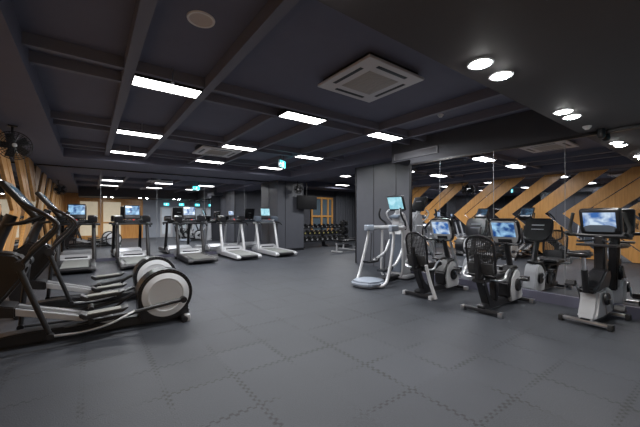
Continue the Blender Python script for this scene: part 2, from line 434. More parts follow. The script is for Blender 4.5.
for r, Y in enumerate(ROWS):
    for k, X in enumerate(cols):
        ceiling_light(X, Y, 'bright rectangular ceiling light, %s one of the %s counted from the camera' % (cn[k], rn[r]), power=PW)
ceiling_light(8.0, ROWS[2] + .05, 'rectangular ceiling light just past the opening beside the charcoal column', power=34, group='lights of the free weight room')
ceiling_light(10.3, 12.1, 'farthest small ceiling light, above the dumbbell rack', power=30, group='lights of the free weight room')
ceiling_light(10.3, 8.6, 'rectangular ceiling light hidden behind the charcoal column', power=34, group='lights of the free weight room')

def downlight(x, y, label):
    t = empty('downlight', (x, y, ZSL), 0, label, 'downlight', 'round downlights in the lowered ceiling')
    MB().lathe([(.098, -.002), (.098, -.010), (.082, -.010), (.078, -.002)], n=32).build('rim', M['silver'], t)
    MB().lathe([(0, -.026), (.04, -.025), (.066, -.016), (.078, -.004), (.078, -.001), (0, -.001)], n=32).build('lamp', M['lamp'], t)
    l = bpy.data.lights.new('downlight_beam', 'SPOT'); l.energy = 42; l.spot_size = math.radians(125); l.spot_blend = .8; l.shadow_soft_size = .06
    l.color = (1.0, .97, .93)
    lo = bpy.data.objects.new('downlight_beam', l); C.objects.link(lo); lo.location = (x, y, ZSL - .05)
for x, lb in ((.72, 'round downlight above the top edge of the photo, left one of its pair'), (1.05, 'round downlight above the top edge of the photo, right one of its pair'),
              (2.54, 'glaring round downlight, left one of the nearer pair'), (2.90, 'glaring round downlight, right one of the nearer pair'),
              (4.47, 'glaring round downlight, left one of the pair near the mirror'), (4.78, 'glaring round downlight, right one of the pair near the mirror')):
    downlight(x, 1.27, lb)

def cassette(x, y, label, drop=0):
    t = empty('air_conditioner', (x, y, ZC - drop), 0, label, 'air conditioner', 'ceiling cassette air conditioners')
    MB().bb(-.475, .475, -.475, .475, -.035, 0, .01).build('panel', M['ac'], t)
    if drop: MB().bb(-.42, .42, -.42, .42, 0, drop).build('housing', M['dark'], t)
    g = MB().bb(-.25, .25, -.25, .25, -.040, -.034, .002)
    for k in range(-6, 7): g.bb(-.235, .235, k * .036 - .003, k * .036 + .003, -.043, -.039)
    g.build('grille', M['ac_grille'], t)
    for a in range(4):
        s = MB().box((0, .37, -.036), (.50, .05, .004), .001)
        s.xf(Matrix.Rotation(a * PI / 2, 4, 'Z')).build('vent_slot', M['black'], t)
cassette(2.86, 2.83, 'large square grey ceiling air conditioner near the camera', .06)
cassette(2.56, 7.86, 'farther square ceiling air conditioner beside the centre light of the middle row', .13)

t = empty('ceiling_speaker', (.81, 2.92, ZC), 0, 'round beige ceiling speaker at the top of the photo', 'speaker')
MB().lathe([(.10, 0), (.10, -.006), (0, -.010)], n=40).build('grille', M['speaker'], t)
MB().lathe([(.10, 0), (.10, -.012), (.118, -.012), (.122, 0)], n=40).build('rim', M['speaker_rim'], t)
def smoke(x, y, z, label, r=.05):
    t = empty('smoke_detector', (x, y, z), 0, label, 'smoke detector')
    MB().lathe([(r, 0), (r, -.015), (r * .8, -.03), (r * .75, -.03)], n=24).lathe([(0, -.02), (r * .75, -.02)], n=24).build('base', M['ac'], t)
    MB().lathe([(r * .6, -.02), (r * .55, -.045), (0, -.05)], n=20).build('sensor', M['speaker_rim'], t)
smoke(4.92, 3.15, ZC, 'small round smoke detector between two ceiling beams')
smoke(5.45, 1.28, ZSL, 'small round smoke detector on the lowered ceiling above the mirror')
t = empty('security_camera', (5.78, 1.20, ZSL), 0, 'small dark security camera over the top edge of the right mirror', 'camera')
MB().cyl((0, 0, 0), (0, 0, -.05), .045).build('mount', M['dark'], t)
MB().lathe([(.045, -.05), (.05, -.09), (.035, -.13), (0, -.145)], n=24).build('dome', M['black_gloss'], t)
for k, Y in enumerate(ROWS):
    t = empty('sprinkler', (.80, Y - .30, ZC), 0, 'tiny sprinkler head in front of the left light of the ' + rn[k], 'sprinkler', 'sprinkler heads')
    MB().cyl((0, 0, 0), (0, 0, -.17), .008).build('pipe', M['steel'], t)
    MB().lathe([(0, -.17), (.022, -.175), (.022, -.18), (0, -.185)], n=16).build('head', M['steel'], t)

# wall fans
def wall_fan(loc, axis_rz, r, label, up=.3):
    t = empty('round_fan', loc, axis_rz, label, 'fan', 'black fans')       # faces local +Y
    g = MB()
    for k in range(7): g.torus((0, .06 + .035 * math.sqrt(max(0, 1 - ((k + 1) / 7.3) ** 2)), 0), (0, 1, 0), r * (k + 1) / 7, .004, 32, 6)
    for k in range(24):
        a = 2 * PI * k / 24
        g.tube([(r * .12 * math.cos(a), .10, r * .12 * math.sin(a)), (r * .6 * math.cos(a), .09, r * .6 * math.sin(a)), (r * math.cos(a), .06, r * math.sin(a)), (r * .9 * math.cos(a), .0, r * .9 * math.sin(a)), (r * .3 * math.cos(a), -.03, r * .3 * math.sin(a))], .0035, 5, 2)
    g.lathe([(r * .98, .045), (r * 1.02, .05), (r * 1.02, .072), (r * .98, .075)], (0, 0, 0), (0, 1, 0), 36)
    g.build('guard', M['black'], t)
    for k in range(5):
        q = MB().box((r * .5, 0, 0), (r * .72, .01, r * .5), .004, (math.radians(22), 0, 0))
        q.xf(Matrix.Translation((0, .03, 0)) @ Matrix.Rotation(2 * PI * k / 5, 4, 'Y')).build('blade', M['black'], t)
    MB().cyl((0, -.14, 0), (0, .02, 0), .065, .05, bev=.01).build('motor', M['black'], t)
    MB().lathe([(0, .112), (.03, .108), (.035, .095)], (0, 0, 0), (0, 1, 0)).build('badge', M['silver'], t)
    MB().tube([(0, -.10, 0), (0, -.13, .10), (0, -.15, up)], .018).box((0, -.15, up), (.12, .12, .02), .005).build('bracket', M['black'], t)
wall_fan((-1.0, 7.05, 2.52), PI + .25, .225, 'large black round fan hanging under the left soffit', ZBK - 2.53)
wall_fan((6.80, 11.1 - .34, 2.50), PI - .45, .18, 'small black round fan before the pillar, left of the television', ZBK - 2.51)

struct('trim_10', MB().bb(XR, COLX + .1, 4.55, 5.1, ZBK - .2, ZC), M['wall'])
t = empty('painted_light_patch', (XR, 4.42, H + 1.45), 0, 'pale slatted stand-in for lamplight high on the wall where the right mirror ends', 'light patch')  # slatted strip added in place of a lamp-lit patch of wall
MB().bb(-.03, 0, -.58, .58, .06, .075).bb(-.03, 0, -.58, .58, -.075, -.06).bb(-.03, 0, -.58, -.565, -.06, .06).bb(-.03, 0, .565, .58, -.06, .06).build('frame', M['light_patch_grey'], t)
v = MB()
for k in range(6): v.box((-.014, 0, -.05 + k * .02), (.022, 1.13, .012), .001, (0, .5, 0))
v.build('light_patch_slat', M['light_patch_grey'], t)

# ------------------------------------------------------------------ treadmills
def make_treadmill(label, frame, hood, belt, screen, kind):
    """user faces +Y, rear end at y = 0"""
    t = empty('treadmill', (0, 0, 0), 0, label, 'treadmill')
    MB().prism([(.03, .05), (0, .10), (.03, .15), (1.45, .19), (1.95, .17), (2.0, .12), (1.97, .05)], -.30, .30, 'X', .006).build('deck', M['black'], t)
    for s in (-1, 1):
        MB().prism([(.0, .045), (-.03, .09), (0, .15), (.1, .175), (1.5, .215), (1.62, .20), (1.62, .06)], min(s * .29, s * .42), max(s * .29, s * .42), 'X', .018, 3).build('side_rail', frame if kind != 'silver' else M['silver'], t)
    MB().bb(-.27, .27, .03, 1.5, .185, .192).xf(Matrix.Rotation(math.radians(1.2), 4, 'X')).xf(Matrix.Translation((0, 0, -.025))).build('running_belt', belt, t)
    MB().cyl((-.27, .02, .11), (.27, .02, .11), .045).build('rear_roller', M['black'], t)
    h = MB().prism([(1.42, .17), (1.46, .27), (1.62, .335), (1.85, .32), (2.03, .22), (2.05, .06), (1.5, .06)], -.41, .41, 'X', .04, 3)
    h.build('motor_hood', hood, t)
    MB().box((0, 1.47, .25), (.50, .02, .06), .005, (.5, 0, 0)).build('hood_plate', M['dark'], t)
    for s in (-1, 1):
        MB().tube([(s * .40, 1.40, .16), (s * .395, 1.46, .45), (s * .39, 1.60, .95), (s * .385, 1.64, 1.19)], [.052, .05, .046, .042], 12).build('upright', frame, t)
        MB().tube([(s * .385, 1.67, 1.19), (s * .40, 1.45, 1.18), (s * .41, 1.22, 1.16), (s * .41, 1.12, 1.10)], [.026, .026, .026, .024], 10).build('handrail', M['black'] if kind != 'silver' else M['dark'], t)
        MB().box((s * .36, 1.60, 1.33), (.23, .24, .17), .035, (math.radians(14), 0, 0)).build('cup_holder', M['black_gloss'] if kind != 'silver' else M['slate'], t)
        MB().cyl((s * .42, 1.8, .035), (s * .36, 1.8, .035), .035).build('foot', M['rubber'], t)
    MB().tube([(-.53, 1.60, 1.17), (-.2, 1.56, 1.18), (.2, 1.56, 1.18), (.53, 1.60, 1.17)], .032).build('crossbar', M['steel'] if kind == 'silver' else M['dark'], t)
    MB().tube([(-.22, 1.40, 1.27), (-.20, 1.36, 1.28), (.20, 1.36, 1.28), (.22, 1.40, 1.27), (.2, 1.58, 1.25)], .017).tube([(-.22, 1.40, 1.27), (-.2, 1.58, 1.25)], .017).build('front_handle', M['steel'] if kind == 'silver' else M['dark'], t)
    MB().cyl((0, 1.36, 1.285), (0, 1.34, 1.30), .022).build('stop_button', M['red'], t)
    c = MB().box((0, 1.64, 1.24), (.74, .16, .07), .02).build('dashboard', M['black'] if kind != 'silver' else M['slate'], t)
    if kind == 'small':
        pass
    sz = (.42, .06, .44) if kind != 'mini' else (.24, .05, .20)
    zc = 1.53 if kind != 'mini' else 1.50
    tilt = math.radians(-12)
    R = Matrix.Translation((0, 1.68, zc)) @ Matrix.Rotation(tilt, 4, 'X')
    MB().box((0, 0, 0), sz, .028, seg=3).xf(R).build('console', M['black'], t)
    s = MB().box((0, -.034, .045 if kind != 'mini' else .02), (sz[0] - .06, .006, sz[2] - .17 if kind != 'mini' else .13), .002).xf(R).build('screen', screen, t)
    MB().box((0, -.033, -sz[2] / 2 + .06 if kind != 'mini' else -.07), (sz[0] * .6, .008, .06 if kind != 'mini' else .03), .003).xf(R).build('key_pad', M['dark'], t)
    MB().box((0, .035, .04), (.12, .02, .018), .003).xf(R).build('badge', M['white'], t)
    MB().tube([(0, 1.70, 1.28), (0, 1.72, zc - .05)], .03).build('neck', M['dark'], t)
    return t
TG = 'row of treadmills facing the back mirror'
T = []
def put(t, x, y, rz=0, group=None):
    t.location = (x, y, 0); t.rotation_euler = (0, 0, rz)
    if group: t['group'] = group
a = make_treadmill('black treadmill with a bright blue screen in the back left corner, behind the ellipticals', M['black'], M['silver'], M['belt_light'], M['screen'], 'dim'); put(a, -.30, 9.45, 0, TG)
a = make_treadmill('black framed treadmill with a silver rimmed screen, right behind the two pale elliptical wheels', M['black'], M['silver'], M['belt_light'], M['screen'], 'rim'); put(a, 1.04, 9.40, 0, TG)
a = make_treadmill('black framed treadmill standing in the middle of the row, with a pale blue screen', M['black'], M['silver'], M['belt'], M['screen_white'], 'rim'); put(a, 2.68, 9.38, 0, TG)
a = make_treadmill('silver framed treadmill with only a small display, second from the pillar', M['silver'], M['silver'], M['belt_light'], M['screen_white'], 'mini'); put(a, 4.12, 9.40, 0, TG)
a = make_treadmill('silver framed treadmill with a raised blue screen, next to the charcoal pillar', M['silver'], M['silver'], M['belt_light'], M['screen_pale'], 'silver'); put(a, 5.50, 9.42, 0, TG)

# ------------------------------------------------------------------ ellipticals
def make_elliptical(label):
    """user faces -X, wheel at the +X end; origin on the floor under the console end's middle"""
    t = empty('elliptical_trainer', (0, 0, 0), 0, label, 'elliptical trainer')
    # floor frame
    MB().prism([(-1.0, .03), (-1.0, .12), (-.55, .15), (.50, .13), (.95, .10), (1.02, .03)], -.10, .10, 'Y', .012).build('base_frame', M['black'], t)
    MB().cyl((-.92, -.36, .04), (-.92, .36, .04), .038, bev=.008).build('front_stabilizer', M['black'], t)
    MB().cyl((.96, -.27, .04), (.96, .27, .04), .038, bev=.008).build('rear_stabilizer', M['dark'], t)
    for s in (-1, 1): MB().box((1.0, s * .20, .045), (.07, .09, .085), .012).build('rear_foot', M['silver'], t)
    # flywheel shroud
    o = []
    cx, cz, R = .76, .365, .325
    for k in range(25):
        a_ = math.radians(-38 + (180 + 30) * k / 24); o.append((cx + R * math.cos(a_), cz + R * math.sin(a_)))
    o += [(.46, .10), (.50, .05), (1.03, .05), (1.06, .10)]
    MB().prism(o, -.15, .15, 'Y', .02, 2).build('wheel_housing', M['black_gloss'], t)
    for s in (-1, 1):
        MB().lathe([(0, .152), (.195, .152), (.20, .160), (.215, .160), (.222, .154), (.275, .152), (.285, .145), (.285, .13), (0, .13)], (cx, 0, cz), (0, s, 0), 48).build('wheel_disc', M['disc'], t)
        # drive arm, crank joint, pedal
        y = s * .20
        MB().tube([(.95, y, .285 if s < 0 else .50), (.45, y, .225 if s < 0 else .36), (.30, y, .20 if s < 0 else .30), (-.25, y, .165 if s < 0 else .21)], .024, 10).build('drive_arm', M['black'], t)
        MB().cyl((.955, s * .155, .285 if s < 0 else .50), (.955, s * .24, .285 if s < 0 else .50), .04, bev=.008).build('crank_joint', M['black'], t)
        # pedal
        pz = .28 if s < 0 else .38; yp = s * .235
        p = MB().prism([(-.12, pz + .04), (-.13, pz), (-.08, pz - .04), (.28, pz - .01), (.34, pz + .04), (.32, pz + .045), (.26, pz + .018), (-.05, pz)], yp - .085, yp + .085, 'Y', .008)
        po = p.build('pedal', M['black'], t)
        MB().box((.105, yp, pz + .02), (.32, .135, .012), .004, (0, -math.radians(3), 0)).build('tread_pad', M['pedal'], po)
        # ramp rails
        MB().prism([(-.80, .39), (-.80, .47), (.20, .15), (.20, .10)], s * .10 - .035, s * .10 + .035, 'Y', .006).build('ramp_rail', M['silver'], t)
        MB().prism([(-.66, .428), (.18, .162), (.18, .166), (-.66, .432)], s * .10 - .008, s * .10 + .008, 'Y').build('rail_groove', M['dark'], t)
        MB().cyl((-.02, s * .05, .20 if s < 0 else .26), (-.02, s * .26, .20 if s < 0 else .26), .03).build('roller', M['black'], t)
        # swinging arm with hand grip: hand grip -> elbow -> pivot -> lower link
        sw = .0 if s < 0 else -.06
        MB().tube([(-.60 + sw, s * .24, 1.52), (-.52 + sw, s * .26, 1.46), (-.38 + sw, s * .30, 1.37), (-.30 + sw, s * .31, 1.27), (-.37 + sw, s * .31, 1.15), (-.50 + sw, s * .30, 1.0), (-.60, s * .29, .86)],
                  [.021, .021, .021, .022, .022, .024, .026], 10).build('swing_handle', M['black_gloss'], t)
        MB().cyl((-.60, s * .10, .87), (-.60, s * .325, .87), .052, bev=.01).build('pivot', M['black'], t)
        lx = -.36 if s < 0 else -.66
        MB().tube([(-.60, s * .29, .86), (-.485 if s < 0 else -.63, s * .285, .49), (lx, s * .28, .12)], [.03, .027, .024], 10, 0).build('lower_arm', M['black'], t)
        MB().cyl((lx, s * .25, .12), (lx, s * .32, .12), .032).build('lower_joint', M['black'], t)
        MB().tube([(lx, s * .285, .12), (-.1, s * .285, .11), (.15, s * .28, .15), (.40, s * .24, .245 if s < 0 else .33)], .015, 8).build('link_rod', M['steel'] if s < 0 else M['black'], t)
        # fixed hand grips
        MB().tube([(-.72, s * .10, 1.28), (-.60, s * .20, 1.30), (-.45, s * .20, 1.36), (-.40, s * .18, 1.44)], .018, 8).build('fixed_grip', M['rubber'], t)
    # front shroud and mast
    MB().prism([(-1.02, .30), (-1.08, .60), (-1.0, .88), (-.84, 1.02), (-.64, .98), (-.54, .86), (-.60, .70), (-.74, .50), (-.88, .34)], -.13, .13, 'Y', .03, 3).build('front_shroud', M['black_gloss'], t)
    MB().prism([(-1.0, .08), (-1.04, .36), (-.95, .48), (-.80, .48), (-.645, .435), (-.645, .325), (-.86, .36), (-.92, .10)], -.15, .15, 'Y', .012).build('rail_cover', M['black'], t)
    MB().tube([(-.86, 0, .9), (-.78, 0, 1.15), (-.69, 0, 1.38)], [.07, .055, .05], 12).build('mast', M['black'], t)
    R_ = Matrix.Translation((-.61, 0, 1.53)) @ Matrix.Rotation(math.radians(-36), 4, 'Y')
    MB().box((0, 0, 0), (.06, .42, .46), .025, seg=3).xf(R_).build('console', M['black'], t)
    MB().box((.032, 0, .02), (.006, .36, .28), .002).xf(R_).build('screen', M['screen_dim'], t)
    MB().box((.036, 0, -.155), (.012, .34, .05), .004).xf(R_).build('key_pad', M['silver'], t)
    MB().box((-.02, 0, -.20), (.18, .36, .035), .012).xf(R_).build('tray', M['black'], t)
    return t
e1 = make_elliptical('nearer black elliptical trainer with a large pale wheel disc, in the left foreground')
e1.location = (.03, 4.56, 0)
e1['group'] = 'elliptical trainers along the left wall'
e2 = dup(e1, (.14, 6.06, 0), 0, 'farther black elliptical trainer, behind the one in the left foreground')

# ------------------------------------------------------------------ recumbent bikes
def make_recumbent(label, screen, rear):
    """rider faces +X, rear foot at x = 0"""
    t = empty('recumbent_bike', (0, 0, 0), 0, label, 'exercise bike')
    for x, w_ in ((0, .26), (1.16, .24)):
        o = MB().box((x, 0, .045), (.075, 2 * w_, .05), .015).build('stabilizer', M['dark'], t)
        for s in (-1, 1): MB().box((x, s * w_, .035), (.09, .06, .07), .012).build('end_cap', M['steel'] if rear == 'black' else M['silver'], o)
    MB().prism([(0, .04), (-.04, .10), (.0, .13), (1.14, .13), (1.20, .10), (1.18, .04)], -.05, .05, 'Y', .01).build('base_rail', M['black'], t)
    # rear frame sweeping up under the seat
    MB().prism([(.14, .06), (.02, .28), (-.10, .52), (-.08, .57), (.0, .57), (.05, .42), (.14, .25), (.30, .13), (.30, .06)], -.055, .055, 'Y', .012).build('rear_frame', M['black'], t)
    MB().prism([(.36, .10), (.32, .40), (.36, .47), (.44, .47), (.44, .10)], -.045, .045, 'Y', .012).build('seat_post', M['black'], t)
    if rear == 'silver':
        MB().tube([(.02, -.33, .03), (-.04, -.27, .30), (-.11, -.24, .58)], [.03, .028, .026], 10).build('side_leg', M['white'], t)
    else:
        MB().box((-.045, -.057, .46), (.03, .006, .10), .002, (0, .45, 0)).build('badge', M['white'], t)
    MB().prism([(-.10, .44), (-.10, .49), (.50, .51), (.50, .46)], -.09, .09, 'Y', .012).build('seat_rail', M['dark'], t)
    # seat pad and mesh back
    MB().prism([(-.02, .51), (-.04, .56), (.05, .59), (.38, .59), (.47, .56), (.46, .52)], -.20, .20, 'Y', .022, 3).build('seat', M['black'], t)
    bk = MB(); pts = []
    Hh, W_ = .56, .195
    for k in range(21):
        u = PI * k / 20
        pts.append((W_ * math.cos(u), .40 + .16 * math.sin(u)))
    path = [(W_ * .80, .0)] + [(W_ * .95, .12), (W_, .26)] + pts[1:-1] + [(-W_, .26), (-W_ * .95, .12), (-W_ * .80, .0)]
    lean = lambda p, e=0: (.05 - p[1] * .20 + .07 * math.cos(p[0] / W_ * 1.3) * -1 + e, p[0], .55 + p[1] * .99)
    bk.tube([lean(p) for p in path] + [lean(path[0])], .017, 8, 2)
    bk.build('back_frame', M['black_gloss'], t)
    ms = MB(); g = []
    for j in range(24):
        v = .01 + j * .0228
        hw = W_ * (.80 + .2 * min(1, v / .26)) if v < .40 else W_ * math.sqrt(max(.02, 1 - ((v - .40) / .16) ** 2))
        ms.tube([lean((hw * q, v)) for q in (-1, -.5, 0, .5, 1)], .0045, 5, 2)
    for j in range(15):
        q = -.98 + j * .14
        top = .40 + .16 * math.sqrt(max(0, 1 - q * q))
        ms.tube([lean((W_ * q * .92, v)) for v in (0.0, .14, .28, top)], .0045, 5, 2)
    ms.box((-.03, 0, .64), (.035, .36, .16), .012, (0, -.3, 0))
    ms.build('mesh_back', M['fabric'], t)
    MB().prism([(-.13, .50), (-.165, .86), (-.12, .86), (-.02, .50)], -.03, .03, 'Y', .008).build('back_support', M['black'], t)
    for s in (-1, 1):
        MB().tube([(.05, s * .10, .49), (.05, s * .27, .50), (.12, s * .29, .60), (.30, s * .29, .67), (.38, s * .29, .66)], .016, 8).build('side_handle', M['steel'], t)
        MB().tube([(.20, s * .29, .64), (.30, s * .29, .67), (.39, s * .29, .66)], .021, 8).build('side_grip', M['rubber'], t)
    # front housing: pale lower shell, black cover, cranks
    MB().prism([(.76, .08), (.72, .26), (.78, .42), (.90, .52), (1.00, .54), (1.06, .50), (1.12, .36), (1.18, .12), (1.14, .06), (.78, .06)], -.10, .10, 'Y', .025, 3).build('front_shell', M['white'], t)
    MB().prism([(.68, .13), (.65, .36), (.74, .48), (.88, .60), (1.0, .60), (1.03, .55), (.88, .53), (.77, .42), (.72, .26), (.75, .12)], -.103, .103, 'Y', .02, 3).build('front_cover', M['black'], t)
    for s in (-1, 1):
        MB().lathe([(0, .13), (.09, .13), (.10, .12), (.10, .10)], (.97, 0, .30), (0, s, 0)).build('crank_cover', M['black'], t)
        ax = -.10 if s < 0 else .10; az = .11 if s < 0 else -.11
        MB().tube([(.97, s * .15, .30), (.97 + ax, s * .17, .30 + az)], .016, 8, 0).build('crank_arm', M['steel'], t)
        o = MB().box((.97 + ax, s * .235, .30 + az), (.11, .11, .03), .008).box((.96 + ax, s * .235, .345 + az), (.06, .11, .012), .004).box((1.0 + ax, s * .28, .325 + az), (.06, .012, .05), .004).build('pedal', M['black'], t)
    # mast, handle bars, console
    MB().tube([(.98, 0, .47), (.94, 0, .62), (.86, 0, .82), (.81, 0, .96)], [.055, .045, .042, .045], 12).build('mast', M['black'], t)
    R_ = Matrix.Translation((.76, 0, 1.13)) @ Matrix.Rotation(math.radians(-20), 4, 'Y')
    out = []
    for (y, z) in ((-.15, -.20), (-.20, -.15), (-.225, -.05), (-.225, .08), (-.215, .19), (-.18, .22), (.18, .22), (.215, .19), (.225, .08), (.225, -.05), (.20, -.15), (.15, -.20), (.08, -.225), (-.08, -.225)): out.append((y, z))
    MB().prism(out, -.035, .045, 'X', .022, 3).xf(R_).build('console', M['black_gloss'], t)
    MB().prism([(y * .88, z * .88) for y, z in out], -.041, -.033, 'X', .003).xf(R_).build('console_face', M['silver'], t)
    MB().box((-.043, 0, .055), (.006, .325, .235), .002).xf(R_).build('screen', screen, t)
    MB().box((-.044, 0, -.13), (.008, .20, .06), .003).xf(R_).build('key_pad', M['dark'], t)
    MB().box((.048, 0, .08), (.008, .20, .022), .003).box((.048, 0, .0), (.008, .20, .016), .003).xf(R_).build('badge', M['white'], t)
    for s in (-1, 1):
        MB().tube([(.76, s * .02, .96), (.70, s * .20, .95), (.60, s * .30, 1.0), (.58, s * .30, 1.12), (.60, s * .29, 1.20)], .015, 8).build('handle_bar', M['black'], t)
    MB().cyl((.62, 0, .52), (.62, 0, .60), .03).box((.55, 0, .615), (.10, .10, .012), .003).build('adjuster', M['dark'], t)
    return t
r1 = make_recumbent('farther recumbent bike with a pale slanted rear leg, beside the silver motion trainer', M['screen_white'], 'silver')
r1.location = (4.52, 3.33, 0); r1.rotation_euler = (0, 0, math.radians(1)); r1['group'] = 'recumbent bikes in front of the mirror'
r2 = make_recumbent('nearer recumbent bike with an all black rear frame and a blue screen', M['screen'], 'black')
r2.location = (4.47, 2.22, 0); r2.rotation_euler = (0, 0, math.radians(1)); r2['group'] = 'recumbent bikes in front of the mirror'

# ------------------------------------------------------------------ upright bike
def make_upright():
    t = empty('upright_bike', (0, 0, 0), 0, 'upright exercise bike with a wide lit screen at the right edge of the photo', 'exercise bike')
    for x, w_ in ((0, .25), (.72, .22)):
        o = MB().box((x, 0, .05), (.07, 2 * w_, .045), .015).build('stabilizer', M['steel'], t)
        for s in (-1, 1): MB().box((x, s * w_, .04), (.09, .05, .075), .012).build('end_cap', M['rubber'], o)
    MB().prism([(-.02, .04), (-.02, .09), (.74, .10), (.74, .04)], -.05, .05, 'Y', .01).build('base_rail', M['dark'], t)
    MB().prism([(-.02, .07), (.06, .14), (.12, .30), (.12, .42), (.34, .45), (.40, .40), (.36, .22), (.42, .07)], -.10, .10, 'Y', .03, 3).build('lower_shell', M['white'], t)
    MB().prism([(.38, .08), (.34, .24), (.40, .42), (.52, .44), (.62, .36), (.66, .10)], -.10, .10, 'Y', .025, 3).build('front_shell', M['silver'], t)
    MB().prism([(.02, .40), (.02, .46), (.14, .48), (.28, .56), (.42, .66), (.54, .68), (.58, .58), (.50, .44), (.32, .43), (.18, .40)], -.095, .095, 'Y', .025, 3).build('top_cover', M['black_gloss'], t)
    # seat
    MB().cyl((.03, 0, .42), (-.02, 0, .70), .035).build('post_sleeve', M['black'], t)
    MB().cyl((-.02, 0, .66), (-.045, 0, .87), .022).build('seat_post', M['steel'], t)
    MB().box((.045, 0, .62), (.05, .02, .02), .006).cyl((.05, -.02, .62), (.05, .02, .62), .02).build('adjuster', M['steel'], t)
    sp = [(-.24, -.11), (-.26, 0), (-.24, .11), (-.14, .13), (.0, .08), (.14, .035), (.19, 0), (.14, -.035), (.0, -.08), (-.14, -.13)]
    MB().prism(sp, .87, .94, 'Z', .024, 3).build('saddle', M['black'], t)
    # cranks
    for s in (-1, 1):
        MB().lathe([(0, .145), (.07, .145), (.08, .135), (.08, .12)], (.30, 0, .32), (0, s, 0)).build('crank_cover', M['black'], t)
        ax = .06 if s < 0 else -.06; az = -.13 if s < 0 else .13
        MB().tube([(.30, s * .155, .32), (.30 + ax, s * .17, .32 + az)], .015, 8, 0).build('crank_arm', M['steel'], t)
        MB().box((.30 + ax, s * .235, .32 + az), (.11, .11, .035), .01).prism([(.25 + ax, .325 + az), (.28 + ax, .38 + az), (.34 + ax, .375 + az), (.35 + ax, .325 + az)], s * .235 - .05, s * .235 + .05, 'Y', .004).build('pedal', M['black'], t)
    MB().prism([(.46, .60), (.44, 1.12), (.54, 1.14), (.58, .62)], -.06, .06, 'Y', .02, 3).build('mast', M['black'], t)
    MB().prism([(.57, .30), (.54, .95), (.60, .95), (.68, .30)], -.045, .045, 'Y', .015).build('mast_cover', M['dark'], t)
    MB().box((.40, 0, .99), (.16, .42, .03), .01).build('tray', M['black'], t)
    R_ = Matrix.Translation((.49, 0, 1.30)) @ Matrix.Rotation(math.radians(-14), 4, 'Y')
    MB().box((.02, 0, 0), (.09, .44, .36), .035, seg=3).xf(R_).build('console', M['black_gloss'], t)
    MB().box((-.033, 0, .02), (.008, .40, .27), .003).xf(R_).build('screen_bezel', M['dark'], t)
    MB().box((-.038, 0, .03), (.004, .34, .21), .001).xf(R_).build('screen', M['screen_white'], t)
    MB().prism([(-.15, -.13), (-.17, -.06), (-.10, -.035), (.10, -.035), (.17, -.06), (.15, -.13)], -.045, -.036, 'X', .003).xf(R_).build('key_pad', M['slate'], t)
    MB().box((.073, 0, .06), (.008, .22, .022), .003).xf(R_).build('badge', M['white'], t)
    MB().tube([(.40, -.33, 1.13), (.45, -.26, 1.12), (.48, 0, 1.11), (.45, .26, 1.12), (.40, .33, 1.13)], .024, 10).build('handle_base', M['black'], t)
    for s in (-1, 1):
        MB().tube([(.45, s * .25, 1.12), (.38, s * .30, 1.12), (.31, s * .31, 1.14), (.27, s * .29, 1.16)], .02, 8).build('hand_grip', M['rubber'], t)
        MB().tube([(.42, s * .30, 1.13), (.42, s * .31, 1.22), (.40, s * .285, 1.32), (.38, s * .26, 1.42)], [.024, .022, .021, .022], 8).build('upper_grip', M['rubber'], t)
        MB().tube([(.44, s * .04, 1.06), (.30, s * .16, 1.04), (.24, s * .16, 1.05)], .014, 8).build('arm_rest', M['dark'], t)
    return t
u = make_upright(); u.location = (5.02, 1.20, 0); u.rotation_euler = (0, 0, math.radians(-5))

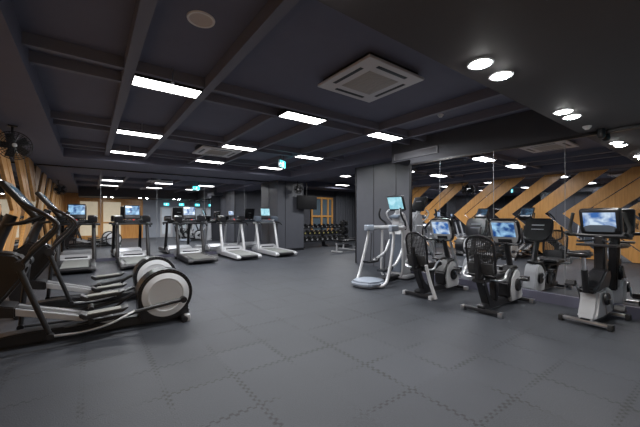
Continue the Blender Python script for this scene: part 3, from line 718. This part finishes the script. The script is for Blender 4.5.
# ------------------------------------------------------------------ motion trainer
def make_motion_trainer():
    t = empty('motion_trainer', (0, 0, 0), 0, 'silver adaptive motion trainer with a cyan screen in front of the charcoal column', 'elliptical trainer')
    pod = [(-.30, -.23), (-.36, 0), (-.30, .23), (-.08, .31), (.20, .28), (.30, .14), (.30, -.14), (.20, -.28), (-.08, -.31)]
    MB().prism(pod, .015, .13, 'Z', .04, 3).build('rear_pod', M['bluegrey'], t)
    MB().prism([(.2, .04), (.2, .10), (1.40, .12), (1.40, .04)], -.09, .09, 'Y', .015).build('base_frame', M['dark'], t)
    MB().box((1.25, 0, .06), (.42, .56, .08), .03).build('front_foot', M['silver'], t)
    MB().prism([(1.0, .08), (1.04, .70), (1.0, 1.05), (1.10, 1.20), (1.32, 1.22), (1.44, 1.0), (1.46, .12), (1.40, .07)], -.17, .17, 'Y', .04, 3).build('tower', M['white'], t)
    MB().prism([(.985, .16), (1.03, .66), (1.0, 1.0), (1.06, 1.0), (1.09, .66), (1.06, .16)], -.145, .145, 'Y', .01).build('tower_face', M['slate'], t)
    for s in (-1, 1):
        MB().tube([(.42, s * .30, 1.10), (.41, s * .315, .95), (.27, s * .34, .50), (.12, s * .345, .14), (-.0, s * .32, .045), (-.10, s * .22, .045)], [.03, .03, .032, .034, .034, .03], 12).build('side_leg', M['silver'], t)
        MB().box((.44, s * .30, 1.14), (.28, .09, .13), .03, seg=3).build('rail_end_cap', M['bluegrey'], t)
        MB().tube([(.50, s * .30, 1.15), (.70, s * .29, 1.14), (.98, s * .22, 1.14), (1.10, s * .15, 1.15)], [.045, .045, .05, .05], 12).build('side_rail', M['silver'], t)
        MB().tube([(.88, s * .25, 1.12), (.88, s * .26, .7), (.86, s * .26, .2), (.84, s * .2, .08)], .026, 10).build('middle_leg', M['silver'], t)
        # pedal linkage
        z = .30 if s < 0 else .44
        MB().tube([(1.10, s * .19, .85), (.92, s * .20, .60), (.70, s * .19, z + .08), (.42, s * .18, z)], [.03, .03, .03, .025], 10).build('pedal_arm', M['silver'], t)
        o = MB().prism([(.12, z + .03), (.14, z - .02), (.50, z - .02), (.54, z + .06), (.50, z + .06), (.46, z + .02), (.16, z + .015)], s * .17 - .08, s * .17 + .08, 'Y', .01).build('pedal', M['dark'], t)
        MB().tube([(.34, s * .17, z + .6), (.30, s * .17, z + .02)], .009, 6, 0).build('pedal_cable', M['black'], t)
        # moving handle
        MB().tube([(1.10, s * .20, 1.10), (1.0, s * .25, 1.24), (.84, s * .28, 1.34), (.78, s * .27, 1.45), (.80, s * .25, 1.56)], [.024, .023, .021, .021, .022], 10).build('swing_handle', M['black'] if s > 0 else M['dark'], t)
        MB().tube([(1.12, s * .10, 1.22), (1.0, s * .16, 1.34), (.93, s * .17, 1.46), (.98, s * .13, 1.54)], .017, 8).build('fixed_grip', M['silver'], t)
    MB().tube([(1.18, 0, 1.18), (1.16, 0, 1.36), (1.10, 0, 1.52)], [.07, .05, .045], 12).build('console_neck', M['white'], t)
    MB().prism([(1.02, 1.12), (1.06, 1.40), (1.16, 1.50), (1.26, 1.46), (1.44, 1.14), (1.44, 1.0), (1.05, 1.0)], -.12, .12, 'Y', .035, 3).build('cowl', M['white'], t)
    R_ = Matrix.Translation((1.06, 0, 1.68)) @ Matrix.Rotation(math.radians(-24), 4, 'Y')
    MB().box((0, 0, 0), (.07, .40, .36), .03, seg=3).xf(R_).build('console', M['dark'], t)
    MB().box((-.038, 0, .015), (.006, .35, .28), .002).xf(R_).build('screen', M['screen_pale'], t)
    MB().box((.04, 0, .05), (.01, .16, .02), .003).xf(R_).build('badge', M['white'], t)
    MB().box((1.0, 0, 1.38), (.16, .22, .06), .02, (0, -.3, 0)).build('tray', M['slate'], t)
    return t
mt = make_motion_trainer(); mt.location = (4.47, 4.44, 0); mt.rotation_euler = (0, 0, math.radians(9)); mt.scale = (.97, 1, 1)

# ------------------------------------------------------------------ free-weight corner
def beamx(m_, a, b, s): m_.box(((a[0] + b[0]) / 2, (a[1] + b[1]) / 2, (a[2] + b[2]) / 2), (abs(a[0] - b[0]) + s, abs(a[1] - b[1]) + s, abs(a[2] - b[2]) + s), .004)
RX0, RX1, RY = 7.72, 10.35, 12.0
t = empty('dumbbell_rack', ((RX0 + RX1) / 2, RY, 0), 0, 'black three tier dumbbell rack beyond the pillar', 'weight rack')
hw = (RX1 - RX0) / 2
for x in (-hw, 0, hw):
    MB().prism([(-.30, .0), (-.30, .06), (-.10, .12), (.17, .98), (.24, .98), (.10, .0)], x - .03, x + .03, 'X', .006).build('upright', M['black'], t)
TZ = [(.30, -.16), (.60, -.04), (.90, .08)]
for z, y in TZ:
    MB().box((0, y - .09, z - .02), (2 * hw, .03, .05), .006).box((0, y + .09, z + .03), (2 * hw, .03, .05), .006).build('shelf_rail', M['dark'], t)
def dumbbell_mesh(r, m_ring):
    o = MB().cyl((0, -.065, 0), (0, .065, 0), .015, n=10)
    for s in (-1, 1):
        o.cyl((0, s * .065, 0), (0, s * (.065 + .05 + r * .5), 0), r, n=14, bev=.008)
    return o
proto = {}
tier = ['lowest', 'middle', 'top']
for k, (z, y) in enumerate(TZ):
    cnt = 10 if k else 9
    for i in range(cnt):
        r = .085 - .012 * k
        key = k
        if key not in proto:
            o = dumbbell_mesh(r, None).build('dumbbell', M['rubber' if k != 2 else 'black_gloss'])
            for s in (-1, 1): MB().lathe([(0, .002), (r * .55, .002), (r * .55, -.002)], (0, s * (.117 + r * .5), 0), (0, s, 0), 14).build('end_disc', M['silver'] if k != 1 else M['yellow'], o)
            proto[key] = o; tgt = o
            tag(o, 'black dumbbell with pale end discs on the %s tier of the rack' % tier[k] if k != 1 else 'black dumbbell with yellow end discs on the middle tier of the rack', 'dumbbell', 'dumbbells on the %s tier' % tier[k])
        else:
            o = proto[key].copy(); C.objects.link(o)
            for ch in [q for q in bpy.data.objects if q.parent == proto[key]]:
                c_ = ch.copy(); C.objects.link(c_); c_.parent = o
        o.location = (RX0 + .14 + i * (RX1 - RX0 - .28) / (cnt - 1), RY + y, z + r + .022); o.rotation_euler = (math.radians(16), 0, 0)
# weight bench
def bench(loc, rz, label):
    t = empty('weight_bench', loc, rz, label, 'weight bench', 'weight benches')
    MB().box((.25, 0, .43), (.75, .27, .07), .025).build('seat_pad', M['black'], t)
    MB().box((-.42, 0, .45), (.55, .27, .07), .025, (0, math.radians(6), 0)).build('back_pad', M['black'], t)
    MB().box((-.05, 0, .33), (1.1, .06, .07), .01).build('frame', M['silver'], t)
    for x in (-.55, .5): MB().box((x, 0, .19), (.06, .06, .30), .01, (0, .12 if x < 0 else -.12, 0)).box((x, 0, .03), (.07, .55, .05), .01).build('leg', M['silver'], t)
bench((8.35, 9.6, 0), math.radians(10), 'low flat weight bench beside the charcoal column edge')
bench((9.35, 10.35, 0), math.radians(8), 'weight bench farther back, right in front of the dumbbell rack')
t = empty('plate_tree', (9.75, 11.35, 0), 0, 'black plate tree with pale plates before the right end of the dumbbell rack', 'weight rack')
MB().box((0, 0, .03), (.6, .5, .05), .01).box((0, 0, .65), (.07, .07, 1.25), .01).build('stand', M['black'], t)
for z, s, r in ((.35, -1, .20), (.35, 1, .20), (.75, -1, .16), (.75, 1, .16), (1.1, -1, .11), (1.1, 1, .11)):
    MB().cyl((0, 0, z), (s * .25, 0, z), .02).build('peg', M['steel'], t)
for z, s, r in ((.35, -1, .20), (.35, 1, .20), (.75, -1, .16), (.75, 1, .16), (1.1, -1, .11), (1.1, 1, .11)):
    for j in range(2):
        o = MB().lathe([(.022, -.018), (r, -.018), (r, .018), (.022, .018), (.022, -.018)], (0, 0, 0), (1, 0, 0), 24).build('weight_plate', M['rubber'] if j else M['dark'])
        o.location = (9.75 + s * (.09 + j * .05), 11.35, z)
        tag(o, 'round weight plate on the %s peg of the plate tree, %s' % ({.35: 'lowest', .75: 'middle', 1.1: 'top'}[z] + (' left' if s < 0 else ' right'), 'outer one' if j else 'inner one'), 'weight plate', 'weight plates on the plate tree')
# television on a ceiling pole
t = empty('television', (7.33, 10.90, 2.0), math.radians(-8), 'black flat television switched off, hanging before the pillar edge', 'television')
MB().box((0, 0, 0), (.92, .05, .58), .01).build('housing', M['matte'], t)
MB().box((0, -.027, .005), (.88, .004, .53), .001).build('screen', M['matte'], t)
MB().cyl((0, .05, 0), (0, .05, ZBK - 2.02), .02).box((0, .04, 0), (.2, .04, .2), .005).build('ceiling_pole', M['black'], t)
# wood-framed window in the far wall, curtain
t = MB()
x0, x1, z0, z1 = 9.7, 11.1, .6, 2.45
for x in (x0, 10.35, 10.8, x1): t.bb(x - .05, x + .05, FY1 - .08, FY1, z0, z1)
for z in (z0, 1.45, z1): t.bb(x0 - .05, x1 + .05, FY1 - .085, FY1, z - .05, z + .05)
w = t.build('window_1', M['wood']); w['kind'] = 'structure'
MB().bb(x0, x1, FY1 - .03, FY1 - .02, z0, z1).build('glass', M['screen_off'], w)
cu = MB(); N_ = 60; X0, X1 = 11.3, 13.1
t2 = bmesh.new(); fr = []; 
for i in range(N_ + 1):
    x = X0 + (X1 - X0) * i / N_; y = FY1 - .14 + .045 * math.sin(i * 1.05)
    fr.append((x, y))
ou = [(x, y) for x, y in fr] + [(x, y + .012) for x, y in reversed(fr)]
for i in range(N_):
    a_, b_ = fr[i], fr[i + 1]
    cu.prism([a_, b_, (b_[0], b_[1] + .012), (a_[0], a_[1] + .012)], .03, ZBK, 'Z')
bmesh.ops.remove_doubles(cu.bm, verts=cu.bm.verts, dist=.0005)
tag(cu.build('curtain', M['curtain'], angle=80), 'dark grey pleated curtain right of the wood framed window', 'curtain')

# ------------------------------------------------------------------ camera
cam = bpy.data.cameras.new('camera'); co = bpy.data.objects.new('camera', cam); C.objects.link(co)
cam.sensor_width = 36; cam.lens = 36 * 313 / 640; cam.shift_y = 4.5 / 640
co.location = (0, 0, H); co.rotation_euler = (PI / 2, 0, -math.radians(36.31))
bpy.context.scene.camera = co
cam.clip_start = .02
w = bpy.data.worlds.new('world'); bpy.context.scene.world = w; w.use_nodes = True
w.node_tree.nodes['Background'].inputs['Color'].default_value = (.02, .02, .025, 1)
sc = bpy.context.scene
sc.view_settings.view_transform = 'Standard'; sc.view_settings.look = 'None'; sc.view_settings.gamma = 1
sc.view_settings.exposure = 0.65
sc.cycles.max_bounces = 10; sc.cycles.glossy_bounces = 6; sc.cycles.diffuse_bounces = 4
